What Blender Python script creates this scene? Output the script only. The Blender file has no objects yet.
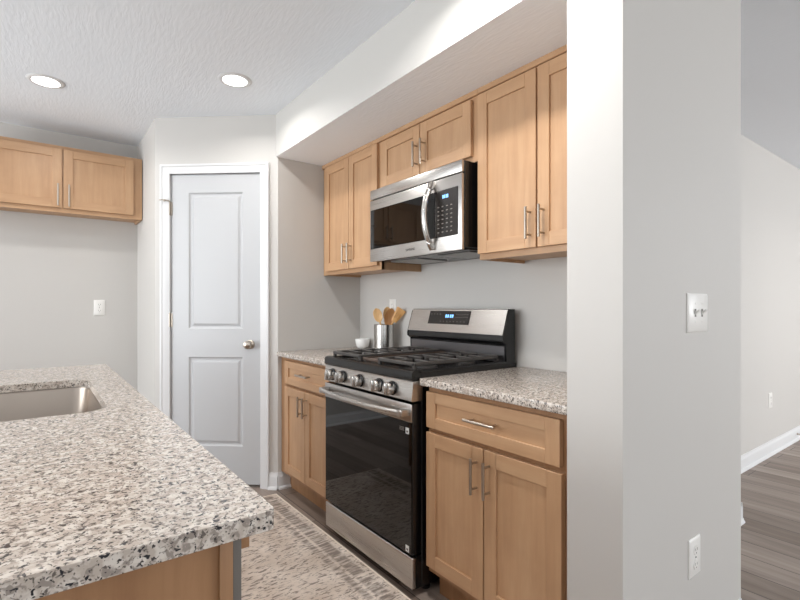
import bpy, bmesh, math, random
from mathutils import Vector, Matrix
random.seed(7)
SC = bpy.context.scene
COL = SC.collection
PI = math.pi

# ------------------------------------------------------------------ camera
cam = bpy.data.cameras.new('camera')
cam.sensor_width = 36.0
cam.lens = 476.6 / 800 * 36
cam.shift_y = 7.1 / 800
cam.clip_start = 0.02
cam_o = bpy.data.objects.new('camera', cam)
cam_o.location = (-1.9136, 0.0, 1.2087)
cam_o.rotation_euler = (PI / 2, 0, -0.6483)
COL.objects.link(cam_o)
SC.camera = cam_o

# ------------------------------------------------------------------ world, light, exposure
SC.view_settings.view_transform = 'Standard'
SC.view_settings.look = 'None'
SC.view_settings.gamma = 1.0
SC.view_settings.use_curve_mapping = False
SC.view_settings.exposure = 0.27
w = bpy.data.worlds.new('world'); SC.world = w
w.use_nodes = True
bg = w.node_tree.nodes['Background']
bg.inputs[0].default_value = (0.93, 0.97, 1.0, 1)
bg.inputs[1].default_value = 1.6

def area(name, loc, target, sx, sy, power, col=(1, 1, 1)):
    l = bpy.data.lights.new(name, 'AREA'); l.shape = 'RECTANGLE'; l.size = sx; l.size_y = sy
    l.energy = power; l.color = col
    o = bpy.data.objects.new(name, l); COL.objects.link(o); o.location = loc
    o.rotation_euler = (Vector(target) - Vector(loc)).to_track_quat('-Z', 'Y').to_euler()
    return o
area('fill_light_left', (-5.7, 2.7, 1.3), (-4.2, 2.5, 2.4), 2.6, 1.8, 118, (0.93, 0.97, 1.0))  # added soft light from the left, window unseen, tilted up to the ceiling
area('fill_light_back', (-1.2, -3.7, 1.3), (-1.2, -2.6, 2.5), 4.0, 1.7, 13, (0.93, 0.97, 1.0))  # added general fill from behind the camera, no window in view
area('fill_light_hall', (4.2, -3.7, 1.55), (4.0, -1.8, 2.5), 2.4, 1.5, 125, (0.97, 0.985, 1.0))  # added area light to brighten the hall, its window is unseen

# ------------------------------------------------------------------ materials
def s2l(c):
    return tuple(((v / 255) / 12.92 if v / 255 <= 0.04045 else ((v / 255 + 0.055) / 1.055) ** 2.4) for v in c) + (1,)

class NT:
    def __init__(s, name):
        s.m = bpy.data.materials.new(name); s.m.use_nodes = True
        s.t = s.m.node_tree; s.b = s.t.nodes['Principled BSDF']
    def n(s, kind, **kw):
        x = s.t.nodes.new(kind)
        for k, v in kw.items():
            if k.startswith('_'): setattr(x, k[1:], v)
            else: x.inputs[k.replace('__', ' ')].default_value = v
        return x
    def l(s, a, ao, b, bi): s.t.links.new(a.outputs[ao], b.inputs[bi])
    def set(s, **kw):
        for k, v in kw.items(): s.b.inputs[k.replace('__', ' ')].default_value = v
        return s
    def coords(s, scale=(1, 1, 1), rot=(0, 0, 0), which='Object'):
        tc = s.n('ShaderNodeTexCoord'); mp = s.n('ShaderNodeMapping', Scale=scale, Rotation=rot)
        s.l(tc, which, mp, 'Vector'); return mp
    def ramp(s, stops, interp='LINEAR'):
        r = s.n('ShaderNodeValToRGB'); r.color_ramp.interpolation = interp
        e = r.color_ramp.elements
        while len(e) < len(stops): e.new(0.5)
        for el, (p, c) in zip(e, stops): el.position = p; el.color = c
        return r
    def bump(s, node, out, strength=0.2, dist=0.01):
        b = s.n('ShaderNodeBump', Strength=strength, Distance=dist)
        s.l(node, out, b, 'Height'); s.l(b, 'Normal', s.b, 'Normal')

def plain(name, rgb, rough=0.5, metal=0.0, **kw):
    m = NT(name); m.set(Base__Color=s2l(rgb), Roughness=rough, Metallic=metal, **kw); return m.m

def paint(name, rgb, rough=0.6, scale=260, strength=0.06):
    m = NT(name); m.set(Base__Color=s2l(rgb), Roughness=rough)
    mp = m.coords(); nz = m.n('ShaderNodeTexNoise', Scale=scale, Detail=2.0); m.l(mp, 'Vector', nz, 'Vector')
    m.bump(nz, 'Fac', strength, 0.002); return m.m

def textured_ceiling(name, rgb, rot, sc=(85, 15, 20), st=0.12):
    m = NT(name); m.set(Base__Color=s2l(rgb), Roughness=0.9)
    tc = m.n('ShaderNodeTexCoord')
    wob = m.n('ShaderNodeTexNoise', Scale=5.0, Detail=2.0); m.l(tc, 'Object', wob, 'Vector')
    add = m.n('ShaderNodeMixRGB', _blend_type='LINEAR_LIGHT'); add.inputs['Fac'].default_value = 0.02
    m.l(tc, 'Object', add, 'Color1'); m.l(wob, 'Color', add, 'Color2')
    r0 = m.n('ShaderNodeMapping', Rotation=(0, 0, rot)); m.l(add, 'Color', r0, 'Vector')
    mp = m.n('ShaderNodeMapping', Scale=sc); m.l(r0, 'Vector', mp, 'Vector')
    nz = m.n('ShaderNodeTexNoise', Scale=1.0, Detail=3.0, Roughness=0.5); m.l(mp, 'Vector', nz, 'Vector')
    r = m.ramp([(0.40, (0, 0, 0, 1)), (0.62, (1, 1, 1, 1))]); m.l(nz, 'Fac', r, 'Fac')
    m.bump(r, 'Color', st, 0.004); return m.m

def wood(name, a, b, c, axis='z', rough=0.42):
    m = NT(name); m.set(Roughness=rough)
    sc = {'z': (26, 26, 2.2), 'x': (2.2, 26, 26), 'y': (26, 2.2, 26)}[axis]
    oi = m.n('ShaderNodeObjectInfo')
    tc = m.n('ShaderNodeTexCoord'); off = m.n('ShaderNodeVectorMath', _operation='MULTIPLY_ADD')
    m.l(tc, 'Object', off, 0); off.inputs[1].default_value = (1, 1, 1)
    cm = m.n('ShaderNodeCombineXYZ'); 
    for k in 'XYZ': m.l(oi, 'Random', cm, k)
    sc7 = m.n('ShaderNodeVectorMath', _operation='SCALE'); sc7.inputs['Scale'].default_value = 13.0
    m.l(cm, 'Vector', sc7, 0); m.l(sc7, 'Vector', off, 2)
    mp = m.n('ShaderNodeMapping', Scale=sc); m.l(off, 'Vector', mp, 'Vector')
    n1 = m.n('ShaderNodeTexNoise', Scale=1.0, Detail=6.0, Roughness=0.62, Distortion=0.35); m.l(mp, 'Vector', n1, 'Vector')
    n2 = m.n('ShaderNodeTexNoise', Scale=7.0, Detail=3.0, Roughness=0.5); m.l(off, 'Vector', n2, 'Vector')
    r = m.ramp([(0.28, s2l(a)), (0.5, s2l(b)), (0.74, s2l(c))]); m.l(n1, 'Fac', r, 'Fac')
    r2 = m.ramp([(0.3, (0.88, 0.865, 0.85, 1)), (0.7, (1.05, 1.05, 1.05, 1))]); m.l(n2, 'Fac', r2, 'Fac')
    mx = m.n('ShaderNodeMixRGB', _blend_type='MULTIPLY'); mx.inputs['Fac'].default_value = 0.55
    m.l(r, 'Color', mx, 'Color1'); m.l(r2, 'Color', mx, 'Color2'); m.l(mx, 'Color', m.b, 'Base Color')
    m.bump(n1, 'Fac', 0.05, 0.001)
    return m.m

def granite(name):
    m = NT(name); m.set(Roughness=0.2)
    mp = m.coords()
    def layer(prev, scale, lo, hi, col, detail=2.0, off=(0, 0, 0), rough=0.5):
        mo = m.n('ShaderNodeMapping', Location=off); m.l(mp, 'Vector', mo, 'Vector')
        nz = m.n('ShaderNodeTexNoise', Scale=scale, Detail=detail, Roughness=rough, Distortion=0.4); m.l(mo, 'Vector', nz, 'Vector')
        r = m.ramp([(lo, (0, 0, 0, 1)), (hi, (1, 1, 1, 1))]); m.l(nz, 'Fac', r, 'Fac')
        mx = m.n('ShaderNodeMixRGB'); m.l(r, 'Color', mx, 'Fac'); mx.inputs['Color2'].default_value = s2l(col)
        if prev is None: mx.inputs['Color1'].default_value = s2l((186, 174, 163))
        else: m.l(prev, 'Color', mx, 'Color1')
        return mx
    x = layer(None, 60, 0.44, 0.60, (214, 206, 197), 4.0)
    x = layer(x, 105, 0.54, 0.62, (150, 140, 132), 2.0, (3, 1, 2))
    x = layer(x, 125, 0.59, 0.66, (104, 96, 90), 2.0, (7, 5, 1))
    x = layer(x, 102, 0.61, 0.65, (46, 46, 50), 2.5, (1, 8, 4))
    x = layer(x, 230, 0.64, 0.69, (70, 66, 64), 1.0, (5, 2, 9))
    m.l(x, 'Color', m.b, 'Base Color')
    return m.m

def steel(name, rgb=(196, 192, 188), rough=0.28, axis='x'):
    m = NT(name); m.set(Base__Color=s2l(rgb), Metallic=1.0)
    sc = {'x': (3, 420, 420), 'y': (420, 3, 420), 'z': (420, 420, 3)}[axis]
    mp = m.coords(sc); nz = m.n('ShaderNodeTexNoise', Scale=1.0, Detail=3.0); m.l(mp, 'Vector', nz, 'Vector')
    r = m.n('ShaderNodeMapRange'); m.l(nz, 'Fac', r, 'Value')
    r.inputs['To Min'].default_value = rough - 0.05; r.inputs['To Max'].default_value = rough + 0.07
    m.l(r, 'Result', m.b, 'Roughness'); m.bump(nz, 'Fac', 0.025, 0.001)
    return m.m

def emit(name, rgb, st):
    m = NT(name); m.set(Base__Color=s2l(rgb), Emission__Color=s2l(rgb), Emission__Strength=st, Roughness=0.5); return m.m

def planks(name):
    m = NT(name); m.set(Roughness=0.42)
    mp = m.coords((1, 1, 1), (0, 0, PI / 2))
    br = m.n('ShaderNodeTexBrick', Scale=1.0, Mortar__Size=0.0022, Brick__Width=1.22, Row__Height=0.165, Bias=0.0,
             Color1=(0, 0, 0, 1), Color2=(1, 1, 1, 1), Mortar=(0.5, 0.5, 0.5, 1))
    br.offset = 0.37; m.l(mp, 'Vector', br, 'Vector')
    g = m.n('ShaderNodeMapping', Scale=(15, 1.1, 1)); tc = m.n('ShaderNodeTexCoord')
    sh = m.n('ShaderNodeVectorMath', _operation='MULTIPLY_ADD'); m.l(br, 'Color', sh, 0); sh.inputs[1].default_value = (7, 7, 7)
    m.l(tc, 'Object', sh, 2); m.l(sh, 'Vector', g, 'Vector')
    nz = m.n('ShaderNodeTexNoise', Scale=1.0, Detail=6.0, Roughness=0.65, Distortion=0.6); m.l(g, 'Vector', nz, 'Vector')
    r = m.ramp([(0.25, s2l((116, 103, 94))), (0.5, s2l((144, 131, 121))), (0.75, s2l((170, 157, 146)))]); m.l(nz, 'Fac', r, 'Fac')
    t = m.ramp([(0.0, (0.60, 0.55, 0.52, 1)), (1.0, (1.14, 1.13, 1.14, 1))]); m.l(br, 'Color', t, 'Fac')
    mx = m.n('ShaderNodeMixRGB', _blend_type='MULTIPLY'); mx.inputs['Fac'].default_value = 1.0
    m.l(r, 'Color', mx, 'Color1'); m.l(t, 'Color', mx, 'Color2')
    m2 = m.n('ShaderNodeMixRGB'); m.l(br, 'Fac', m2, 'Fac'); m.l(mx, 'Color', m2, 'Color1'); m2.inputs['Color2'].default_value = s2l((52, 44, 40))
    m.l(m2, 'Color', m.b, 'Base Color'); m.bump(nz, 'Fac', 0.08, 0.002)
    return m.m

def rug_mat(name):
    m = NT(name); m.set(Roughness=0.95)
    mp = m.coords()
    st = m.n('ShaderNodeMapping', Scale=(26, 84, 1)); m.l(mp, 'Vector', st, 'Vector')
    n1 = m.n('ShaderNodeTexNoise', Scale=1.0, Detail=3.0, Roughness=0.6, Distortion=0.8); m.l(st, 'Vector', n1, 'Vector')
    n2 = m.n('ShaderNodeTexNoise', Scale=5.0, Detail=3.0); m.l(mp, 'Vector', n2, 'Vector')
    sep = m.n('ShaderNodeSeparateXYZ'); m.l(mp, 'Vector', sep, 'Vector')
    # border band, measured from the rug centre (local x half width .385)
    ab = m.n('ShaderNodeMath', _operation='ABSOLUTE'); m.l(sep, 'X', ab, 0)
    bd = m.ramp([(0.0, (0, 0, 0, 1)), (0.235, (0, 0, 0, 1)), (0.25, (1, 1, 1, 1)), (0.272, (1, 1, 1, 1)), (0.278, (0.1, 0.1, 0.1, 1)), (0.288, (0.1, 0.1, 0.1, 1)), (0.294, (1, 1, 1, 1)), (0.345, (1, 1, 1, 1)), (0.358, (0, 0, 0, 1))]); m.l(ab, 'Value', bd, 'Fac')
    # streaks inside the band run along the rug's width
    st2 = m.n('ShaderNodeMapping', Scale=(7, 46, 1)); m.l(mp, 'Vector', st2, 'Vector')
    n3 = m.n('ShaderNodeTexNoise', Scale=1.0, Detail=4.0, Roughness=0.6); m.l(st2, 'Vector', n3, 'Vector')
    a1 = m.ramp([(0.52, (0, 0, 0, 1)), (0.62, (1, 1, 1, 1))]); m.l(n1, 'Fac', a1, 'Fac')
    a2 = m.ramp([(0.38, (0, 0, 0, 1)), (0.58, (1, 1, 1, 1))]); m.l(n3, 'Fac', a2, 'Fac')
    mb = m.n('ShaderNodeMath', _operation='MULTIPLY'); m.l(bd, 'Color', mb, 0); m.l(a2, 'Color', mb, 1)
    mb2 = m.n('ShaderNodeMath', _operation='MULTIPLY'); m.l(mb, 'Value', mb2, 0); mb2.inputs[1].default_value = 0.75
    mxm = m.n('ShaderNodeMath', _operation='MAXIMUM'); m.l(mb2, 'Value', mxm, 0)
    a1s = m.n('ShaderNodeMath', _operation='MULTIPLY'); m.l(a1, 'Color', a1s, 0); a1s.inputs[1].default_value = 0.75; m.l(a1s, 'Value', mxm, 1)
    base = m.ramp([(0.35, s2l((200, 184, 170))), (0.65, s2l((226, 214, 203)))]); m.l(n2, 'Fac', base, 'Fac')
    mx = m.n('ShaderNodeMixRGB'); m.l(mxm, 'Value', mx, 'Fac'); m.l(base, 'Color', mx, 'Color1'); mx.inputs['Color2'].default_value = s2l((84, 70, 63))
    m.l(mx, 'Color', m.b, 'Base Color')
    fz = m.n('ShaderNodeTexNoise', Scale=420.0, Detail=2.0); m.l(mp, 'Vector', fz, 'Vector'); m.bump(fz, 'Fac', 0.5, 0.004)
    return m.m

M = {}
M['wall'] = paint('wall_paint', (200, 197, 193))
M['white'] = paint('soffit_paint', (200, 198, 194))
M['ceil'] = textured_ceiling('ceiling_texture', (236, 240, 245), 0.06)
M['soff'] = textured_ceiling('soffit_texture', (248, 251, 255), -0.05)
M['trim'] = plain('trim_paint', (220, 220, 221), 0.35)
M['door'] = plain('door_paint', (190, 191, 193), 0.38)
M['floor'] = planks('plank_floor')
WA, WB, WC = (181, 142, 107), (190, 151, 115), (198, 161, 125)
M['wv'] = wood('maple_vertical', WA, WB, WC, 'z')
M['wh'] = wood('maple_horizontal', WA, WB, WC, 'x')
M['wd'] = wood('maple_carcass', (148, 108, 75), (160, 120, 85), (172, 131, 96), 'z')
M['granite'] = granite('speckled_granite')
M['steel'] = steel('brushed_steel')
M['darksteel'] = steel('dark_steel', (120, 118, 120), 0.3)
M['steel_v'] = steel('brushed_steel_upright', (200, 198, 195), 0.22, 'z')
M['sinksteel'] = steel('sink_steel', (172, 160, 149), 0.3, 'x')
M['nickel'] = plain('satin_nickel', (186, 176, 164), 0.3, 1.0)
M['black'] = plain('black_enamel', (16, 16, 17), 0.25)
M['iron'] = plain('cast_iron', (66, 63, 61), 0.3)
M['glass'] = plain('black_glass', (6, 5, 5), 0.03, Specular__IOR__Level=0.45)
M['dark'] = plain('dark_plastic', (36, 32, 30), 0.25)
M['griddle'] = plain('griddle_plate', (120, 104, 95), 0.3, 0.8)
M['plate'] = plain('white_plastic', (235, 233, 229), 0.35)
M['slot'] = plain('outlet_slot', (120, 116, 112), 0.6)
M['porc'] = plain('white_porcelain', (240, 240, 238), 0.15)
M['spoonA'] = wood('utensil_wood_light', (212, 166, 110), (228, 186, 130), (236, 198, 146), 'z')
M['spoonB'] = wood('utensil_wood_dark', (160, 108, 62), (182, 130, 80), (196, 146, 94), 'z')
M['spoonC'] = wood('utensil_wood_orange', (212, 156, 92), (228, 176, 112), (238, 192, 132), 'z')
M['rug'] = rug_mat('rug_weave')
M['rugedge'] = plain('rug_binding', (226, 214, 200), 0.9)
M['lens'] = emit('lamp_lens', (255, 252, 246), 9.0)
M['led'] = emit('clock_digits', (130, 190, 250), 1.1)
M['key'] = plain('keypad_print', (112, 106, 100), 0.5)
M['text'] = plain('logo_print', (70, 66, 64), 0.5)
M['sticker'] = plain('sticker_paper', (226, 226, 224), 0.6)
M['stripe'] = plain('grey_edge_strip', (104, 98, 92), 0.5)
M['mesh'] = plain('grease_filter', (150, 148, 146), 0.4, 0.9)

# ------------------------------------------------------------------ mesh helpers
class MB:
    def __init__(s): s.bm = bmesh.new()
    def _mat(s, before, m):
        for f in s.bm.faces:
            if f not in before: f.material_index = m
    def box(s, x0, x1, y0, y1, z0, z1, m=0, bev=0.0, seg=2):
        b = s.bm; old = set(b.faces)
        r = bmesh.ops.create_cube(b, size=1.0)
        vs = r['verts']
        for v in vs:
            v.co = Vector(((x0 + x1) / 2 + v.co.x * (x1 - x0), (y0 + y1) / 2 + v.co.y * (y1 - y0), (z0 + z1) / 2 + v.co.z * (z1 - z0)))
        if bev > 0:
            es = list({e for v in vs for e in v.link_edges})
            bmesh.ops.bevel(b, geom=es, offset=bev, segments=seg, affect='EDGES', profile=0.5)
        s._mat(old, m); return s
    def loft(s, rings, m=0, cap0=True, cap1=True, closed=True):
        b = s.bm; old = set(b.faces); R = [[b.verts.new(p) for p in ring] for ring in rings]
        n = len(R[0])
        for a, c in zip(R, R[1:]):
            for i in range(n if closed else n - 1):
                b.faces.new((a[i], a[(i + 1) % n], c[(i + 1) % n], c[i]))
        if cap0: b.faces.new(list(reversed(R[0])))
        if cap1: b.faces.new(R[-1])
        s._mat(old, m); return s
    def lathe(s, prof, n=28, c=(0, 0, 0), axis='z', m=0, cap0=True, cap1=True):
        rings = []
        for r, h in prof:
            ring = []
            for i in range(n):
                a = 2 * PI * i / n; p = (r * math.cos(a), r * math.sin(a), h)
                if axis == 'y': p = (p[0], -p[2], p[1])      # grows towards -y
                if axis == 'x': p = (p[2], p[0], p[1])
                ring.append((p[0] + c[0], p[1] + c[1], p[2] + c[2]))
            rings.append(ring)
        return s.loft(rings, m, cap0, cap1)
    def tube(s, pts, r, n=12, m=0, rx=None):
        pts = [Vector(p) for p in pts]; rings = []
        up = Vector((0, 0, 1))
        for i, p in enumerate(pts):
            t = (pts[min(i + 1, len(pts) - 1)] - pts[max(i - 1, 0)]).normalized()
            u = up if abs(t.dot(up)) < 0.9 else Vector((1, 0, 0))
            a = t.cross(u).normalized(); b2 = a.cross(t).normalized()
            rr = r[i] if isinstance(r, (list, tuple)) else r
            ra = rr * (rx or 1)
            rings.append([p + a * ra * math.cos(2 * PI * k / n) + b2 * rr * math.sin(2 * PI * k / n) for k in range(n)])
        return s.loft(rings, m)
    def prism(s, pts, axis, lo, hi, m=0):
        def P(p, h):
            if axis == 'x': return (h, p[0], p[1])
            if axis == 'y': return (p[0], h, p[1])
            return (p[0], p[1], h)
        return s.loft([[P(p, lo) for p in pts], [P(p, hi) for p in pts]], m)
    def build(s, name, mats, parent=None, angle=35, loc=None):
        bm = s.bm
        bmesh.ops.recalc_face_normals(bm, faces=bm.faces)
        for f in bm.faces: f.smooth = True
        for e in bm.edges:
            if len(e.link_faces) == 2 and e.calc_face_angle(0) > math.radians(angle): e.smooth = False
        me = bpy.data.meshes.new(name); bm.to_mesh(me); bm.free()
        for k in (mats if isinstance(mats, (list, tuple)) else [mats]): me.materials.append(M[k])
        o = bpy.data.objects.new(name, me); COL.objects.link(o)
        if parent: o.parent = parent
        if loc: o.location = loc
        return o

def tag(o, label, cat, group=None):
    o['label'] = label; o['category'] = cat
    if group: o['group'] = group
    return o
def thing(name, label, cat, loc=(0, 0, 0), rz=0.0, group=None):
    o = bpy.data.objects.new(name, None); o.empty_display_size = 0.1; COL.objects.link(o)
    o.location = loc; o.rotation_euler = (0, 0, rz)
    return tag(o, label, cat, group)
def struct(o): o['kind'] = 'structure'; return o
def rrect(x0, x1, y0, y1, r, n=6):
    out = []
    for cx, cy, a0 in ((x1 - r, y1 - r, 0), (x0 + r, y1 - r, PI / 2), (x0 + r, y0 + r, PI), (x1 - r, y0 + r, 1.5 * PI)):
        for i in range(n + 1):
            a = a0 + PI / 2 * i / n; out.append((cx + r * math.cos(a), cy + r * math.sin(a)))
    return out
def text_mesh(name, s, size, mat, parent, loc, rot):
    c = bpy.data.curves.new(name, 'FONT'); c.body = s; c.size = size; c.align_x = 'CENTER'; c.align_y = 'CENTER'; c.extrude = 0.0004
    t = bpy.data.objects.new('tmp', c); COL.objects.link(t)
    bpy.context.view_layer.update()
    me = bpy.data.meshes.new_from_object(t.evaluated_get(bpy.context.evaluated_depsgraph_get()))
    bpy.data.objects.remove(t); me.name = name; me.materials.clear(); me.materials.append(M[mat])
    o = bpy.data.objects.new(name, me); COL.objects.link(o); o.parent = parent; o.location = loc; o.rotation_euler = rot
    return o

# ------------------------------------------------------------------ the setting
ZC, ZS, XS = 2.49, 2.206, -0.66
YR = 3.02                                     # right pantry return
PA, PB = Vector((-0.645, 3.02)), Vector((-1.287, 3.577))
YF = 4.30                                     # fridge wall
struct(MB().box(-6, 7, -4, 6, -0.08, 0).build('floor', 'floor'))
struct(MB().box(-6, 7, -4, 6, ZC, ZC + 0.08).build('ceiling', 'ceil'))
struct(MB().box(0.0, 0.203, 0.831, 3.3, 0, ZC).build('wall_range', 'wall'))
struct(MB().box(XS, 0.211, 0.661, 0.831, 0, ZC).build('wall_stub', 'wall'))
struct(MB().box(PA.x, 0.0, YR, YR + 0.28, 0, ZC).build('wall_pantry_return', 'wall'))
struct(MB().box(-1.287, -1.17, 3.577, YF, 0, ZC).build('wall_fridge_return', 'wall'))
struct(MB().box(-6, -1.17, YF, YF + 0.12, 0, ZC).build('wall_fridge', 'wall'))
struct(MB().box(0.203, 1.24, 0.99, 1.41, 0, ZC).build('wall_hall_near', 'wall'))
struct(MB().box(1.24, 7, 1.29, 1.41, 0, ZC).build('wall_hall', 'wall'))
struct(MB().box(6.9, 7, -4, 1.29, 0, ZC).build('wall_east', 'wall'))
# walls behind the camera, with assumed window openings sized to let world light in
def holed(name, along, fixed, lo, hi, openings, z0=0.8, z1=2.4, t=0.12):
    mb = MB()
    def b(a0, a1, c0, c1):
        if along == 'x': mb.box(a0, a1, fixed - t, fixed, c0, c1)
        else: mb.box(fixed - t, fixed, a0, a1, c0, c1)
    p = lo
    for a, c in openings:
        b(p, a, 0, ZC); b(a, c, 0, z0); b(a, c, z1, ZC); p = c
    b(p, hi, 0, ZC)
    return struct(mb.build(name, 'wall'))
holed('wall_back', 'x', -4.0, -6, 7, [(-5.4, -2.4), (-2.0, 1.4), (2.2, 6.0)])
holed('wall_left', 'y', -6.0, -4, YF, [(-3.4, -0.4), (0.6, 4.0)])
# soffit over the range wall (front face painted, underside textured)
so = MB().box(XS, 0.0, 0.831, YR, ZS, ZC)
for f in so.bm.faces:
    if f.calc_center_median().z < ZS + 0.001: f.material_index = 1
struct(so.build('trim_1', ['white', 'soff'])).name = 'wall_soffit'

# pantry wall with its door opening, in a local frame: x along the wall from PB (left) to PA (right), front = -y
PL = (PA - PB).length
p_rz = math.atan2((PA - PB).y, (PA - PB).x)
def pw(o):
    o.location = (PB.x, PB.y, 0); o.rotation_euler = (0, 0, p_rz); return o
T = lambda t: PL - t                          # t measured from the right corner
DX0, DX1, DH = T(0.745), T(0.120), 2.108
mb = MB(); th = 0.11
mb.box(0, DX0 - 0.012, 0, th, 0, ZC); mb.box(DX1 + 0.012, PL, 0, th, 0, ZC); mb.box(DX0 - 0.012, DX1 + 0.012, 0, th, DH + 0.012, ZC)
pw(struct(mb.build('wall_pantry', 'wall')))
struct(MB().box(-1.17, -0.3, 3.9, 3.95, 0, ZC).build('wall_pantry_inside', 'wall'))
# casing (moulded) + jamb
mb = MB()
def casing(x0, x1, z0, z1, dirv):
    mb.box(x0, x1, -0.014, 0, z0, z1, bev=0.003)
CW = 0.061
prof = [(0, 0.0), (0.0, 0.019), (0.012, 0.019), (0.018, 0.014), (0.040, 0.012), (0.050, 0.008), (CW, 0.006), (CW, 0.0)]   # outer -> inner, thickness
def casing_run(outer, inner):
    """outer/inner corner polylines in (x,z): left foot, left top, right top, right foot"""
    rings = []
    for (ox, oz), (ix, iz) in zip(outer, inner):
        rings.append([(ox + (ix - ox) * d / CW, -t, oz + (iz - oz) * d / CW) for d, t in prof])
    mb.loft(rings)
casing_run([(DX0 - CW, 0), (DX0 - CW, DH + CW), (DX1 + CW, DH + CW), (DX1 + CW, 0)],
           [(DX0, 0), (DX0, DH), (DX1, DH), (DX1, 0)])
mb.box(DX0 - 0.012, DX0 - 0.001, 0.0, th, 0, DH + 0.001); mb.box(DX1 + 0.001, DX1 + 0.012, 0.0, th, 0, DH + 0.001); mb.box(DX0 - 0.012, DX1 + 0.012, 0.0, th, DH + 0.001, DH + 0.012)
pw(struct(mb.build('trim_1', 'trim', angle=25)))
# door leaf with two moulded panels
mb = MB(); a0, a1 = DX0 + 0.003, DX1 - 0.003; z0d, z1d = 0.018, DH - 0.004; yf = 0.012
px0, px1 = T(0.620), T(0.244)
zp = [(0.272, 0.872), (1.062, 1.982)]
for x0, x1, z0, z1 in ((a0, px0, z0d, z1d), (px1, a1, z0d, z1d), (px0, px1, z0d, zp[0][0]), (px0, px1, zp[0][1], zp[1][0]), (px0, px1, zp[1][1], z1d)):
    mb.box(x0, x1, yf, yf + 0.035, z0, z1)
for z0, z1 in zp:
    def ring(d, y): return [(px0 + d, y, z0 + d), (px1 - d, y, z0 + d), (px1 - d, y, z1 - d), (px0 + d, y, z1 - d)]
    mb.loft([ring(0, yf + 0.03), ring(0, yf), ring(0.010, yf + 0.009), ring(0.020, yf + 0.010), ring(0.036, yf + 0.002), ring(0.040, yf + 0.002)])
door = pw(struct(mb.build('door_1', 'door', angle=20)))
kx, kz = T(0.194), 0.958
mb = MB()
mb.lathe([(0.031, 0), (0.031, 0.004), (0.026, 0.009), (0.012, 0.012), (0.011, 0.028), (0.018, 0.034), (0.026, 0.042), (0.028, 0.052), (0.024, 0.062), (0.012, 0.067), (0.002, 0.068)], 28, (kx, yf, kz), 'y')
mb.build('door_knob', 'nickel', door)
MB().box(a1 - 0.002, a1 + 0.003, 0.005, 0.011, kz - 0.03, kz + 0.03).build('strike_plate', 'nickel', door)
for hz in (1.875, 1.12, 0.30):
    mb = MB(); mb.lathe([(0.006, -0.045), (0.006, 0.045)], 12, (DX0 - 0.002, -0.001, hz)); mb.lathe([(0.007, 0.045), (0.004, 0.053)], 12, (DX0 - 0.002, -0.001, hz))
    mb.box(DX0 - 0.002, DX0 + 0.012, 0.006, 0.0115, hz - 0.045, hz + 0.045)
    h = mb.build('hinge', 'nickel', door)
    if hz > 1.8:
        mb = MB(); mb.tube([(DX0 - 0.002, -0.008, hz + 0.05), (DX0 - 0.03, -0.03, hz + 0.055), (DX0 - 0.055, -0.034, hz + 0.052)], 0.004, 8)
        mb.lathe([(0.008, 0), (0.009, 0.008), (0.006, 0.012)], 12, (DX0 - 0.022, -0.026, hz + 0.05), 'y')
        mb.build('hinge_stop', 'nickel', h)
# baseboards
bp = [(0, 0), (-0.014, 0), (-0.014, 0.078), (-0.011, 0.088), (-0.006, 0.094), (-0.005, 0.108), (0, 0.108)]
shoe = [(-0.014, 0), (-0.030, 0), (-0.030, 0.006), (-0.026, 0.014), (-0.018, 0.018), (-0.014, 0.019)]
def baseboard(name, length, loc, rz):
    mb = MB(); mb.prism(bp, 'x', 0, length); mb.prism(shoe, 'x', 0, length)
    o = struct(mb.build(name, 'trim', angle=40)); o.location = loc; o.rotation_euler = (0, 0, rz); return o
baseboard('baseboard_pantry', 0.061 - 0.002, (PA.x - 0.0595 * math.cos(p_rz), PA.y - 0.0595 * math.sin(p_rz), 0), p_rz)
baseboard('baseboard_pantry_return', 0.205, (PA.x - 0.003, YR, 0), 0)
baseboard('baseboard_hall', 5.64, (1.255, 1.29, 0), 0)
baseboard('baseboard_hall_corner', 1.037, (0.203, 0.99, 0), 0)
baseboard('baseboard_hall_jog', 0.30, (1.24, 0.975, 0), PI / 2)
baseboard('baseboard_stub', 0.863, (XS, 0.661, 0), 0)
baseboard('baseboard_fridge', 4.6, (-5.9, YF, 0), 0)
baseboard('baseboard_fridge_return', 0.70, (-1.287, 4.29, 0), -PI / 2)

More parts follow.
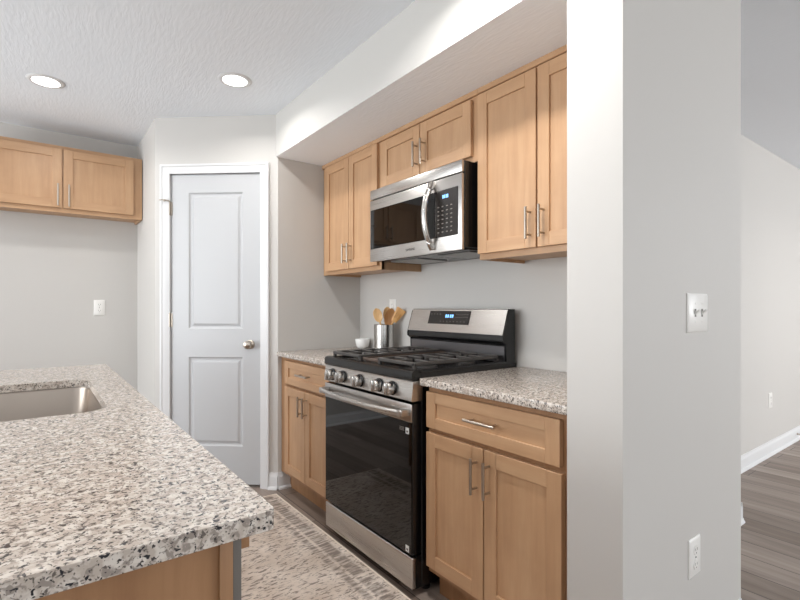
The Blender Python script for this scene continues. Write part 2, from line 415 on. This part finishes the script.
# ------------------------------------------------------------------ cabinets
def shaker(name, parent, x0, x1, z0, z1, yf, t=0.02, st=0.055, rail=0.056):
    """five-piece front; x0..x1, z0..z1, outer face at y=yf (front is -y)"""
    mb = MB()
    mb.box(x0, x0 + st, yf, yf + t, z0, z1, 0, 0.0014, 1); mb.box(x1 - st, x1, yf, yf + t, z0, z1, 0, 0.0014, 1)
    mb.box(x0 + st, x1 - st, yf + 0.0004, yf + t, z0, z0 + rail, 1, 0.0012, 1); mb.box(x0 + st, x1 - st, yf + 0.0004, yf + t, z1 - rail, z1, 1, 0.0012, 1)
    wide = (x1 - x0) > 2.2 * (z1 - z0)
    mb.box(x0 + st - 0.004, x1 - st + 0.004, yf + 0.009, yf + t - 0.002, z0 + rail - 0.004, z1 - rail + 0.004, 1 if wide else 0)
    return mb.build(name, ['wv', 'wh'], parent)
def bar_handle(parent, x, z, yf, length, vertical=True, r=0.0058, off=0.032):
    mb = MB(); h = length / 2; e = length * 0.36
    if vertical:
        mb.tube([(x, yf - off, z - h), (x, yf - off, z + h)], r)
        for s in (-e, e): mb.tube([(x, yf - off, z + s), (x, yf + 0.001, z + s)], r * 0.75, 10)
    else:
        mb.tube([(x - h, yf - off, z), (x + h, yf - off, z)], r)
        for s in (-e, e): mb.tube([(x + s, yf - off, z), (x + s, yf + 0.001, z)], r * 0.75, 10)
    return mb.build('handle', 'nickel', parent)
RZ = -PI / 2                                   # range wall: local x runs towards the camera, local -y faces the room

def base_cabinet(label, y_far, y_near, hz, hl, door_x, drawer_x):
    W = y_far - y_near
    t = thing('base_cabinet', label, 'cabinet', (0, y_far, 0), RZ, 'maple base cabinets')
    mb = MB(); yb, yfr = -0.003, -0.62
    mb.box(0, 0.018, yfr, yb, 0.115, 0.883, 0); mb.box(W - 0.018, W, yfr, yb, 0.115, 0.883, 0)
    mb.box(0.018, W - 0.018, yfr + 0.02, yb, 0.115, 0.133, 0); mb.box(0.018, W - 0.018, -0.02, yb, 0.133, 0.883, 0)
    # face frame
    for a, b in ((0.0, door_x[0][0] + 0.012), (door_x[1][1] - 0.012, W)): mb.box(a, b, yfr - 0.0008, yfr + 0.019, 0.115, 0.883, 0)
    for a, b in ((0.115, 0.155), (0.69, 0.73), (0.85, 0.883)): mb.box(0.018, W - 0.018, yfr, yfr + 0.019, a, b, 1)
    mb.build('body', ['wd', 'wd'], t)
    MB().box(0.001, W - 0.001, -0.563, -0.545, 0, 0.114).build('toe_kick', 'wd', t)
    for i, (a, b) in enumerate(door_x):
        d = shaker('door', t, a, b, 0.143, 0.696, -0.64)
        bar_handle(d, (b - 0.030) if i == 0 else (a + 0.025), hz, -0.64, hl)
    a, b = drawer_x
    d = shaker('drawer', t, a, b, 0.715, 0.862, -0.64, rail=0.044)
    bar_handle(d, (a + b) / 2 + 0.005, 0.794, -0.64, 0.15, False)
    return t
base_cabinet('maple base cabinet with drawer in the corner left of the range', 3.017, 2.300, 0.606, 0.120, [(0.090, 0.385), (0.391, 0.690)], (0.090, 0.690))
base_cabinet('maple base cabinet with drawer between range and white wall end', 1.506, 0.834, 0.596, 0.130, [(0.003, 0.318), (0.324, 0.642)], (0.003, 0.636))

def worktop(label, x0, x1, y0, y1, z0, z1, r=0.004):
    mb = MB(); mb.box(x0, x1, y0, y1, z0, z1, 0, r, 3); return tag(mb.build('worktop', 'granite'), label, 'countertop')
worktop('speckled granite worktop in the corner holding the white bowl', -0.657, -0.002, 2.291, 3.018, 0.884, 0.914)
worktop('speckled granite worktop between range and white wall end', -0.657, -0.002, 0.833, 1.527, 0.884, 0.914)

def wall_cabinet(label, loc, rz, W, D, z0, z1, doors, dz, hz, hlen, frame_side=0.04, trim=True, name='wall_cabinet', hoff=(0.026, 0.030)):
    """doors: (x0,x1) list; local z absolute"""
    t = thing(name, label, 'cabinet', loc, rz, 'maple wall cabinets')
    mb = MB(); yfr = -D
    mb.box(0, 0.016, yfr, -0.003, z0, z1, 0); mb.box(W - 0.016, W, yfr, -0.003, z0, z1, 0)
    mb.box(0.016, W - 0.016, yfr, -0.003, z1 - 0.016, z1, 0); mb.box(0.016, W - 0.016, yfr + 0.019, -0.003, z0 + 0.014, z0 + 0.03, 0)
    mb.box(0.016, W - 0.016, -0.012, -0.003, z0 + 0.03, z1 - 0.016, 0)
    mb.box(-0.0, doors[0][0] + 0.015, yfr - 0.0008, yfr + 0.019, z0, z1, 0); mb.box(doors[-1][1] - 0.015, W, yfr - 0.0008, yfr + 0.019, z0, z1, 0)
    mb.box(0.016, W - 0.016, yfr - 0.0004, yfr + 0.019, z0, z0 + 0.042, 1); mb.box(0.016, W - 0.016, yfr - 0.0004, yfr + 0.019, z1 - 0.05, z1, 1)
    m0 = (doors[0][1] + doors[-1][0]) / 2
    mb.box(m0 - 0.02, m0 + 0.02, yfr - 0.0006, yfr + 0.019, z0 + 0.042, z1 - 0.05, 0)
    mb.build('body', ['wv', 'wh'], t)
    for i, (a, b) in enumerate(doors):
        d = shaker('door', t, a, b, dz[0], dz[1], yfr - 0.0205)
        bar_handle(d, (b - hoff[0]) if i == 0 else (a + hoff[1]), hz, yfr - 0.0205, hlen)
    if trim:
        mb = MB(); mb.prism([(yfr, z1 - 0.024), (yfr - 0.012, z1 - 0.024), (yfr - 0.015, z1 - 0.021), (yfr - 0.015, z1), (yfr, z1)], 'x', 0, W)
        mb.build('top_trim', 'wh', t)
    return t
ZT = 2.205
wall_cabinet('tall maple wall cabinet in the corner left of the microwave', (0, 3.017, 0), RZ, 3.017 - 2.302, 0.3045, 1.430, ZT,
             [(0.055, 0.366), (0.371, 0.692)], (1.456, 2.176), 1.554, 0.124)
wall_cabinet('short maple wall cabinet above the steel microwave', (0, 2.300, 0), RZ, 2.300 - 1.520, 0.3045, 1.880, ZT,
             [(0.022, 0.370), (0.376, 0.742)], (1.906, 2.168), 2.009, 0.130, hoff=(0.017, 0.039))
wall_cabinet('tall maple wall cabinet between microwave and white wall end', (0, 1.518, 0), RZ, 1.518 - 0.834, 0.3045, 1.424, ZT,
             [(0.004, 0.322), (0.330, 0.652)], (1.450, 2.172), 1.548, 0.128)
fc = wall_cabinet('wide maple wall cabinet high on the back wall left of the pantry', (-2.287, YF, 0), 0, 0.995, 0.2475, 1.865, 2.325,
             [(0.073, 0.500), (0.509, 0.936)], (1.894, 2.300), 1.979, 0.150, trim=False, hoff=(0.023, 0.031))

# ------------------------------------------------------------------ range
t = thing('gas_range', 'stainless steel gas range with black glass oven door', 'stove', (0, 1.908, 0), RZ)
HW = 0.3755
mb = MB(); mb.box(-HW, HW - 0.008, -0.632, -0.03, 0.03, 0.898, 0, 0.003, 1); mb.box(-HW + 0.004, HW - 0.010, -0.662, -0.632, 0.034, 0.172)
mb.build('body', 'black', t)
for sx in (-0.33, 0.33):
    for sy in (-0.58, -0.09):
        MB().lathe([(0.02, 0), (0.02, 0.012), (0.012, 0.014), (0.012, 0.031)], 14, (sx, sy, 0)).build('foot', 'black', t)
MB().box(-HW, HW - 0.006, -0.686, -0.663, 0.038, 0.168, 0, 0.006, 3).build('storage_drawer', 'steel', t)
od = MB().box(-HW, HW - 0.006, -0.683, -0.633, 0.178, 0.806, 0, 0.005, 2).build('oven_door', 'black', t)
MB().box(-HW + 0.002, HW - 0.010, -0.6865, -0.6835, 0.180, 0.729, 0, 0.001, 1).build('oven_window', 'glass', od)
MB().box(-HW, HW - 0.005, -0.690, -0.6835, 0.730, 0.806, 0, 0.003, 2).build('door_band', 'steel', od)
# bowed handle: flattened bar on two end posts
mb = MB(); pts = []
for i in range(25):
    u = -1 + 2 * i / 24; pts.append((0.355 * u, -0.722 - 0.022 * (1 - u * u), 0.772 - 0.006 * (1 - u * u)))
mb.tube(pts, 0.0125, 14, rx=0.8)
for sx in (-0.343, 0.343): mb.box(sx - 0.016, sx + 0.016, -0.736, -0.690, 0.757, 0.787, 0, 0.005, 2)
mb.build('door_handle', 'steel', od)
for zz in (0.692, 0.200):
    s = MB(); s.box(0.328, 0.350, -0.6875, -0.6866, zz - 0.013, zz + 0.013, 0); s.box(0.334, 0.344, -0.6878, -0.6875, zz - 0.007, zz + 0.001, 1)
    s.build('sticker', ['sticker', 'text'], od)
s = MB()
for i in range(3): s.box(0.285, 0.318, -0.6872, -0.6866, 0.700 - 0.006 * i, 0.703 - 0.006 * i, 0)
s.build('door_print', 'key', od)
# control panel with knobs
cp = MB(); cp.prism([(-0.632, 0.818), (-0.690, 0.818), (-0.694, 0.822), (-0.684, 0.896), (-0.680, 0.901), (-0.632, 0.901)], 'x', -HW, HW)
cp = cp.build('control_panel', 'steel', t)
for yk in (2.193, 2.090, 1.930, 1.768, 1.668):
    kx = 1.908 - yk
    mb = MB(); cy = -0.6895; kz = 0.858
    mb.lathe([(0.031, 0), (0.031, 0.006), (0.028, 0.008)], 28, (kx, cy, kz), 'y', 1)
    mb.lathe([(0.0265, 0.008), (0.0285, 0.016), (0.0275, 0.034), (0.025, 0.038), (0.001, 0.039)], 28, (kx, cy, kz), 'y', 0)
    mb.box(kx - 0.006, kx + 0.006, cy - 0.046, cy - 0.037, kz - 0.025, kz + 0.025, 0, 0.003, 2)
    mb.build('knob', ['steel_v', 'black'], t)
# cooktop pan
mb = MB()
mb.prism([(-0.640, 0.902), (-0.684, 0.902), (-0.692, 0.910), (-0.692, 0.934), (-0.686, 0.943), (-0.674, 0.947), (-0.655, 0.947), (-0.640, 0.936)], 'x', -HW, HW)
mb.box(-HW, HW, -0.640, -0.03, 0.902, 0.934, 0, 0.003, 1)
for a, b in ((-HW, -HW + 0.03), (HW - 0.03, HW)): mb.box(a, b, -0.655, -0.10, 0.930, 0.945, 0, 0.004, 2)
mb.build('cooktop', 'black', t)
# burners
for bx, by, br in ((-0.235, -0.50, 0.045), (-0.235, -0.24, 0.038), (0.235, -0.50, 0.045), (0.235, -0.24, 0.036), (0.0, -0.37, 0.04)):
    mb = MB(); mb.lathe([(br + 0.012, 0.934), (br + 0.010, 0.942), (br, 0.944), (br, 0.950), (br - 0.004, 0.954), (0.001, 0.955)], 24, (bx, by, 0))
    mb.build('burner', 'iron', t)
# grates: left and right, each a frame with fingers
def grate(x0, x1):
    mb = MB(); zt = 0.974; h = 0.016; w2 = 0.0075; y0, y1 = -0.648, -0.135
    def bar(xa, ya, xb, yb, wd=w2):
        if abs(xa - xb) > abs(ya - yb): mb.box(min(xa, xb), max(xa, xb), ya - wd, ya + wd, zt - h, zt, 0, 0.003, 1)
        else: mb.box(xa - wd, xa + wd, min(ya, yb), max(ya, yb), zt - h, zt, 0, 0.003, 1)
    bar(x0, y0, x1, y0, 0.008); bar(x0, y1, x1, y1, 0.008); bar(x0 + 0.007, y0, x0 + 0.007, y1, 0.008); bar(x1 - 0.007, y0, x1 - 0.007, y1, 0.008)
    ym = (y0 + y1) / 2; bar(x0, ym, x1, ym, 0.007)
    cx = (x0 + x1) / 2
    for k in range(1, 6):
        yy = y0 + (y1 - y0) * k / 6
        if k == 3: continue
        bar(x0, yy, cx - 0.028, yy); bar(cx + 0.028, yy, x1, yy)
    bar(cx, y0, cx, y0 + 0.09); bar(cx, ym - 0.09, cx, ym + 0.09); bar(cx, y1 - 0.09, cx, y1)
    for fx in (x0 + 0.008, x1 - 0.008):
        for fy in (y0, ym, y1): mb.box(fx - 0.008, fx + 0.008, fy - 0.008, fy + 0.008, 0.9345, zt - 0.003, 0, 0.002, 1)
    return mb.build('grate', 'iron', t)
grate(-0.347, -0.075); grate(0.075, 0.347)
mb = MB(); mb.box(-0.068, 0.068, -0.648, -0.135, 0.948, 0.958, 0, 0.003, 2)
for a, b, c, d in ((-0.068, 0.068, -0.648, -0.640), (-0.068, 0.068, -0.143, -0.135), (-0.068, -0.061, -0.648, -0.135), (0.061, 0.068, -0.648, -0.135)): mb.box(a, b, c, d, 0.952, 0.964, 0, 0.002, 1)
for sx in (-0.055, 0.055):
    for sy in (-0.62, -0.16): mb.box(sx - 0.008, sx + 0.008, sy - 0.008, sy + 0.008, 0.9345, 0.949)
mb.build('griddle', 'griddle', t)
# back guard
g = MB(); side = [(-0.042, 0.93), (-0.100, 0.93), (-0.102, 1.022), (-0.126, 1.040), (-0.127, 1.058), (-0.086, 1.190), (-0.076, 1.198), (-0.042, 1.198)]
g.prism(side, 'x', -HW + 0.006, HW - 0.006)
gd = g.build('backguard', 'black', t)
for a, b in ((-HW, -HW + 0.006), (HW - 0.006, HW)):
    MB().prism([(y - 0.003 if y < -0.05 else y, z) for y, z in side], 'x', a, b).build('end_cap', 'black', gd)
def slant(mb, x0, x1, u0, u1, lift, th, m=0, sx0=0.0):
    """a plate lying on the slanted face; u 0..1 from the lip up"""
    A = Vector((-0.127, 1.060)); B = Vector((-0.085, 1.192)); n = Vector((-(B - A).y, (B - A).x)).normalized()
    p, q2 = A + (B - A) * u0, A + (B - A) * u1
    c = [p + n * lift, q2 + n * lift, q2 + n * (lift + th), p + n * (lift + th)]
    mb.prism([(v.x, v.y) for v in c], 'x', x0, x1, m)
sb = MB(); slant(sb, -HW + 0.006, HW - 0.006, 0.08, 1.02, 0.0002, 0.004)
sb.box(-HW + 0.006, HW - 0.006, -0.086, -0.044, 1.1984, 1.2004, 0); sb.build('steel_face', 'steel', gd)
dp = MB(); slant(dp, -0.200, 0.128, 0.40, 0.95, 0.0045, 0.0015); dp = dp.build('display', 'dark', gd)
dg = MB()
for k, dx in enumerate((-0.062, -0.046, -0.026, -0.010)): slant(dg, dx, dx + 0.011, 0.67, 0.80, 0.0062, 0.0003)
dg.build('clock_digits', 'led', dp)
for x0_, step, n_, u0_ in ((0.020, 0.014, 7, 0.80), (0.020, 0.014, 7, 0.68), (-0.10, 0.027, 8, 0.50), (-0.185, 0.024, 4, 0.80)):
    kp = MB()
    for i in range(n_): slant(kp, x0_ + step * i, x0_ + step * i + 0.008, u0_, u0_ + 0.025, 0.0062, 0.0002)
    kp.build('key_row', 'key', dp)
MB().box(-HW + 0.012, HW - 0.012, -0.1062, -0.1042, 0.940, 1.016, 0, 0.0005, 1).build('lower_panel', 'darksteel', gd)

# ------------------------------------------------------------------ microwave
t = thing('microwave', 'stainless steel microwave mounted over the gas range', 'microwave', (0, 1.917, 1.468), RZ)
W2 = 0.374; H = 0.408
mb = MB(); mb.box(-W2, W2, -0.378, -0.004, 0.012, H, 0, 0.003, 1); mb.build('body', 'black', t)
fr = MB(); fr.box(-W2, W2, -0.395, -0.379, 0.0, 0.349, 0, 0.004, 2); fr = fr.build('door', 'steel', t)
MB().box(-W2, W2, -0.3945, -0.379, 0.3535, H, 0, 0.004, 2).build('vent_panel', 'steel', t)
MB().box(-W2 + 0.010, 0.192, -0.3975, -0.3953, 0.071, 0.292, 0, 0.0008, 1).build('window', 'glass', fr)
pn = MB().box(0.196, W2 - 0.024, -0.3978, -0.3953, 0.071, 0.292, 0, 0.0008, 1).build('control_panel', 'dark', t)
mb = MB(); 
for k, dx in enumerate((0.248, 0.258, 0.270, 0.280)): mb.box(dx, dx + 0.007, -0.3984, -0.3979, 0.252, 0.268)
mb.build('clock_digits', 'led', pn)
mb = MB()
for r_ in range(7):
    for c_ in range(4): mb.box(0.212 + 0.030 * c_, 0.224 + 0.030 * c_, -0.3983, -0.3979, 0.092 + 0.020 * r_, 0.097 + 0.020 * r_)
mb.build('keypad', 'key', pn)
mb = MB(); pts = []
for i in range(25):
    u = -1 + 2 * i / 24; pts.append((0.180, -0.404 - 0.050 * (1 - u * u), 0.178 + 0.158 * u))
mb.tube(pts, 0.017, 14, rx=0.8)
for s_ in (-1, 1): mb.box(0.168, 0.192, -0.414, -0.3945, 0.178 + 0.148 * s_ - 0.014, 0.178 + 0.148 * s_ + 0.014, 0, 0.004, 2)
mb.build('handle', 'steel_v', fr)
text_mesh('logo', 'SAMSUNG', 0.017, 'text', fr, (0.0, -0.3956, 0.036), (PI / 2, 0, 0))
mb = MB()
mb.box(-W2 + 0.01, W2 - 0.01, -0.345, -0.01, 0.004, 0.0115, 0)
mb.build('underside', 'dark', t)
for a, b in ((-0.30, -0.06), (0.10, 0.33)):
    f_ = MB(); f_.box(a, b, -0.30, -0.08, -0.001, 0.0035, 0, 0.001, 1); f_.build('grease_filter', 'mesh', t)

# ------------------------------------------------------------------ island
IX1, IX0, IY0, IY1 = -1.637, -2.78, 0.664, 2.892
isl = thing('kitchen_island', 'maple island base under the large granite slab with sink', 'kitchen island', (-2.2, 1.78, 0))
def ib(mb, x0, x1, y0, y1, z0, z1, m=0, bev=0): return mb.box(x0 + 2.2, x1 + 2.2, y0 - 1.78, y1 - 1.78, z0, z1, m, bev)
mb = MB()
ib(mb, IX0 + 0.30, -1.708, 0.705, 0.723, 0, 0.884); ib(mb, IX0 + 0.30, -1.708, 2.84, 2.86, 0, 0.884); ib(mb, IX0 + 0.30, IX0 + 0.32, 0.723, 2.84, 0, 0.884)
ib(mb, -1.72, -1.702, 0.723, 2.84, 0.115, 0.884); ib(mb, -1.78, -1.765, 0.723, 2.84, 0, 0.115)
ib(mb, IX0 + 0.32, -1.72, 0.723, 2.84, 0.115, 0.133)
mb.build('body', 'wd', isl)
mb = MB(); ib(mb, -1.708, -1.689, 0.697, 0.725, 0, 0.884, 0, 0.001); mb.build('corner_post', 'wd', isl)
mb = MB(); ib(mb, -1.689, -1.6765, 0.698, 0.725, 0, 0.884, 0, 0.001); mb.build('edge_strip', 'stripe', isl)
mb = MB(); ib(mb, -1.701, -1.654, 0.728, 0.80, 0.838, 0.883, 0, 0.001); mb.build('bracket', 'wd', isl)
for k in range(4):
    y0 = 0.812 + k * 0.505
    mb = MB(); ib(mb, -1.701, -1.681, y0, y0 + 0.49, 0.14, 0.69, 0, 0.0015); ib(mb, -1.701, -1.6795, y0, y0 + 0.055, 0.14, 0.69); ib(mb, -1.701, -1.6795, y0 + 0.435, y0 + 0.49, 0.14, 0.69)
    ib(mb, -1.701, -1.6795, y0 + 0.055, y0 + 0.435, 0.14, 0.196); ib(mb, -1.701, -1.6795, y0 + 0.055, y0 + 0.435, 0.634, 0.69)
    mb.build('door', 'wv', isl)
    mb = MB(); ib(mb, -1.701, -1.681, y0, y0 + 0.49, 0.71, 0.862, 0, 0.0015); mb.build('drawer', 'wv', isl)
SKX0, SKX1, SKY0, SKY1 = -2.30, -1.752, 1.595, 2.335
bm = bmesh.new()
def loop(pts):
    vs = [bm.verts.new((x, y, 0.914)) for x, y in pts]
    return [bm.edges.new((vs[i], vs[(i + 1) % len(vs)])) for i in range(len(vs))]
ed = loop(rrect(IX0, IX1, IY0, IY1, 0.012, 4)) + loop(rrect(SKX0, SKX1, SKY0, SKY1, 0.075, 8))
r = bmesh.ops.triangle_fill(bm, use_beauty=True, edges=ed)
fs = [f for f in bm.faces]
ex = bmesh.ops.extrude_face_region(bm, geom=fs)
for v in [g_ for g_ in ex['geom'] if isinstance(g_, bmesh.types.BMVert)]: v.co.z = 0.885
mb = MB(); mb.bm.free(); mb.bm = bm
sl = tag(mb.build('worktop', 'granite', angle=30), 'large speckled granite island slab with a sink cut into it', 'countertop')
bv = sl.modifiers.new('eased_edge', 'BEVEL'); bv.width = 0.003; bv.segments = 2; bv.limit_method = 'ANGLE'; bv.angle_limit = math.radians(60)
# sink
sk = thing('sink', 'stainless steel undermount sink sunk into the island slab', 'sink', (-2.026, 1.965, 0.70))
mb = MB(); cxs, cys = -2.026, 1.965
def sring(g_, r_, z): return [(x - cxs, y - cys, z - 0.70) for x, y in rrect(SKX0 - g_, SKX1 + g_, SKY0 - g_, SKY1 + g_, r_, 8)]
rings = [sring(0.018, 0.09, 0.8795), sring(0.018, 0.09, 0.8835), sring(0.003, 0.078, 0.8835), sring(0.0, 0.075, 0.875), sring(-0.012, 0.07, 0.73), sring(-0.022, 0.06, 0.712), sring(-0.04, 0.05, 0.706), sring(-0.20, 0.03, 0.703)]
mb.loft(rings, cap0=False, cap1=True)
mb.build('basin', 'sinksteel', sk, angle=50)
MB().lathe([(0.045, 0.0035), (0.045, 0.0055), (0.036, 0.006), (0.03, 0.004), (0.001, 0.004)], 24, (-0.0, 0.0, 0.0)).build('drain', 'nickel', sk)

# ------------------------------------------------------------------ small things
# crock
CX, CY = -0.098, 2.572
t = MB().lathe([(0.064, 0.0), (0.066, 0.002), (0.066, 0.178), (0.0645, 0.180), (0.0625, 0.178), (0.0625, 0.006), (0.001, 0.006)], 36, (0, 0, 0)).build('utensil_crock', 'steel_v', loc=(CX, CY, 0.9145))
tag(t, 'cylindrical steel crock holding wooden utensils beside the range', 'utensil holder')
def spoon(name, label, cat, mat, base, head, roll, hw, hl, slots=False, flat=False, yawv=(1, 0, 0)):
    """handle from base point (inside the crock) to head centre; head is an oval facing the room"""
    base, head = Vector(base), Vector(head); ax = (head - base).normalized()
    view = Vector((-0.72, -0.70, 0)); view = (view - ax * view.dot(ax)).normalized()
    sd = ax.cross(view).normalized(); view2 = (view * math.cos(roll) + sd * math.sin(roll)).normalized(); sd = ax.cross(view2).normalized()
    bm = MB()
    L = (head - base).length
    rings = []
    N = 20
    st = [(-L, 0.0045, 0.0045, 0)] + [(-L + (L - hl) * k / 4, 0.005 + 0.001 * k / 4, 0.0045, 0) for k in range(1, 5)]
    for k in range(0, 13):
        u = -1 + 2 * k / 12; 
        wv = hw * (max(0, 1 - abs(u) ** 2.2)) ** 0.5 if not flat else hw * (0.55 + 0.45 * (u + 1) / 2) * (1 if k < 12 else 0.92)
        wv = max(wv, 0.0055 if u < 0 else 0.003)
        st.append((u * hl, wv, 0.0042, 0 if flat else 0.011 * max(0, 1 - u * u)))
    for dist, wv, tv, dish in st:
        c = head + ax * dist
        ring = []
        for i in range(N):
            a = 2 * PI * i / N; x = math.cos(a)
            # dish: the middle of the bowl sinks away from the viewer
            ring.append(c + sd * wv * x + view2 * (tv * math.sin(a) - dish * (1 - x * x)))
        rings.append(ring)
    bm.loft(rings)
    off = Vector(base)
    for v in bm.bm.verts: v.co -= off
    o = bm.build(name, [mat, 'spoonB'], loc=base, angle=60)
    if slots:
        d = MB()
        for k in (-1, 0, 1):
            rr = []
            for u in (-0.45, 0.35):
                c = head + ax * (u * hl) + sd * (k * hw * 0.36) + view2 * 0.0048 - off
                rr.append([c + sd * 0.0022, c - sd * 0.0022, c - sd * 0.0022 - view2 * 0.002, c + sd * 0.0022 - view2 * 0.002])
            d.loft(rr)
        d.build('slot', 'spoonB', o)
    return tag(o, label, cat, 'wooden utensils in the crock')
spoon('wooden_spoon', 'pale wooden spoon leaning left in the steel crock', 'spoon', 'spoonA', (-0.075, 2.548, 0.925), (-0.128, 2.600, 1.155), 0.0, 0.030, 0.048)
spoon('wooden_spoon', 'darker wooden spoon in the middle front of the steel crock', 'spoon', 'spoonB', (-0.120, 2.584, 0.925), (-0.074, 2.542, 1.143), 0.25, 0.033, 0.060)
spoon('wooden_spoon', 'pale wooden spoon upright behind the darker spoon in the crock', 'spoon', 'spoonA', (-0.075, 2.574, 0.925), (-0.058, 2.590, 1.163), 0.2, 0.028, 0.048)
spoon('wooden_spatula', 'orange slotted wooden turner leaning right in the steel crock', 'spatula', 'spoonC', (-0.120, 2.619, 0.945), (-0.043, 2.494, 1.155), 0.1, 0.034, 0.050, slots=True, flat=True)
# small bowl
b = MB().lathe([(0.022, 0), (0.024, 0.003), (0.036, 0.007), (0.047, 0.022), (0.051, 0.045), (0.052, 0.066), (0.0505, 0.0675), (0.049, 0.066), (0.047, 0.045), (0.043, 0.024), (0.030, 0.012), (0.001, 0.010)], 36).build('bowl', 'porc', loc=(-0.066, 2.884, 0.9145))
tag(b, 'small white porcelain bowl on the corner worktop', 'bowl')
# rug
rg = thing('runner_rug', 'beige and brown runner rug between island and range', 'rug', (-1.085, 1.73, 0.0005))
MB().box(-0.383, 0.383, -1.193, 1.193, 0, 0.007, 0, 0.002, 1).build('pile', 'rug', rg)
mb = MB()
for a, b_, c, d in ((0.3832, 0.391, -1.2, 1.2), (-0.391, -0.3832, -1.2, 1.2), (-0.3832, 0.3832, -1.2, -1.1932), (-0.3832, 0.3832, 1.1932, 1.2)): mb.box(a, b_, c, d, 0, 0.008, 0, 0.002, 1)
mb.build('binding', 'rugedge', rg)

# electrical plates
def plate(name, label, cat, loc, rz, w_, h_, kind):
    t = thing(name, label, cat, loc, rz, 'wall outlets' if kind == 'outlet' else None)
    mb = MB()
    x, z = w_ / 2, h_ / 2
    mb.loft([[(-x, 0, -z), (x, 0, -z), (x, 0, z), (-x, 0, z)], [(-x, -0.003, -z), (x, -0.003, -z), (x, -0.003, z), (-x, -0.003, z)],
             [(-x + 0.006, -0.007, -z + 0.006), (x - 0.006, -0.007, -z + 0.006), (x - 0.006, -0.007, z - 0.006), (-x + 0.006, -0.007, z - 0.006)]])
    mb.build('cover_plate', 'plate', t)
    if kind == 'outlet':
        for s_ in (-1, 1):
            zc = s_ * h_ * 0.19
            mb = MB(); mb.lathe([(0.017, 0.0072), (0.017, 0.0085), (0.0165, 0.009), (0.001, 0.009)], 24, (0, 0, zc), 'y', 0)
            for dx in (-0.0065, 0.0065): mb.box(dx - 0.0012, dx + 0.0012, -0.0094, -0.0089, zc - 0.002, zc + 0.007, 1)
            mb.lathe([(0.0026, 0.0089), (0.0026, 0.0094), (0.0001, 0.0094)], 10, (0, 0, zc - 0.009), 'y', 1)
            mb.build('socket', ['plate', 'slot'], t)
        MB().lathe([(0.003, 0.007), (0.003, 0.0082), (0.0005, 0.0083)], 10, (0, 0, 0), 'y').build('screw', 'slot', t)
    else:
        for dx in (-w_ * 0.17, w_ * 0.17):
            mb = MB(); mb.box(dx - 0.0055, dx + 0.0055, -0.0076, -0.0069, -0.013, 0.013, 1)
            mb.prism([(-0.0074, -0.006), (-0.0074, 0.004), (-0.020, 0.013), (-0.021, 0.007)], 'x', dx - 0.0045, dx + 0.0045, 0)
            mb.build('toggle', ['plate', 'slot'], t)
            for s_ in (-0.030, 0.030):
                MB().lathe([(0.003, 0.007), (0.003, 0.0082), (0.0005, 0.0083)], 10, (dx, 0, s_), 'y').build('screw', 'plate', t)
    return t
plate('light_switch', 'white double toggle light switch on the near grey wall', 'light switch', (-0.190, 0.6608, 1.190), 0, 0.154, 0.126, 'switch')
plate('wall_outlet', 'white outlet low on the near grey wall below the light switch', 'outlet', (-0.213, 0.6608, 0.397), 0, 0.084, 0.124, 'outlet')
plate('wall_outlet', 'white outlet on the back wall below the left wall cabinet', 'outlet', (-1.545, YF - 0.0002, 1.204), 0, 0.072, 0.119, 'outlet')
plate('wall_outlet', 'white outlet on the far hall wall above the baseboard', 'outlet', (2.89, 1.2898, 0.440), 0, 0.078, 0.124, 'outlet')
plate('wall_outlet', 'white outlet on range wall partly hidden behind wooden spoons', 'outlet', (-0.0002, 2.605, 1.203), RZ, 0.072, 0.119, 'outlet')

# door stop on the hall baseboard
ds = MB(); ds.lathe([(0.009, 0), (0.009, 0.006), (0.005, 0.008), (0.005, 0.055)], 14, (0, 0, 0), 'y', 0); ds.lathe([(0.008, 0.055), (0.009, 0.060), (0.008, 0.072), (0.001, 0.073)], 14, (0, 0, 0), 'y', 1)
tag(ds.build('door_stop', ['nickel', 'dark'], loc=(3.585, 1.2755, 0.055)), 'small metal door stop on the hall baseboard', 'door stop')

# recessed ceiling lights
def downlight(label, x, y, power, group='recessed ceiling lights'):
    t = thing('recessed_light', label, 'ceiling light', (x, y, ZC))
    MB().lathe([(0.066, -0.0005), (0.066, -0.006), (0.074, -0.007), (0.088, -0.004), (0.092, -0.0005)], 40, cap0=False, cap1=False).build('trim_ring', 'trim', t)
    MB().lathe([(0.0655, -0.001), (0.0655, -0.004), (0.001, -0.005)], 40).build('lens', 'lens', t)
    l = bpy.data.lights.new('lamp', 'AREA'); l.shape = 'DISK'; l.size = 0.12; l.energy = power; l.color = (1, 0.975, 0.94); l.spread = math.radians(154)
    o = bpy.data.objects.new('lamp', l); COL.objects.link(o); o.parent = t; o.location = (0, 0, -0.012)
    return t
downlight('round recessed ceiling light above the pantry door, right of the two', -1.032, 2.706, 4.6)
downlight('round recessed ceiling light above the left wall cabinet', -1.882, 3.364, 4)
downlight('unseen round recessed ceiling light above the floor before the right base cabinet', -1.032, 1.10, 10.5)  # out of view, power raised to brighten the range side
downlight('unseen round recessed ceiling light assumed above the island sink', -2.40, 1.30, 3)  # assumed extra lamp, out of view
downlight('unseen round recessed ceiling light assumed in the side hall', 3.4, -0.4, 14)  # assumed lamp out of view, adds light to the hall
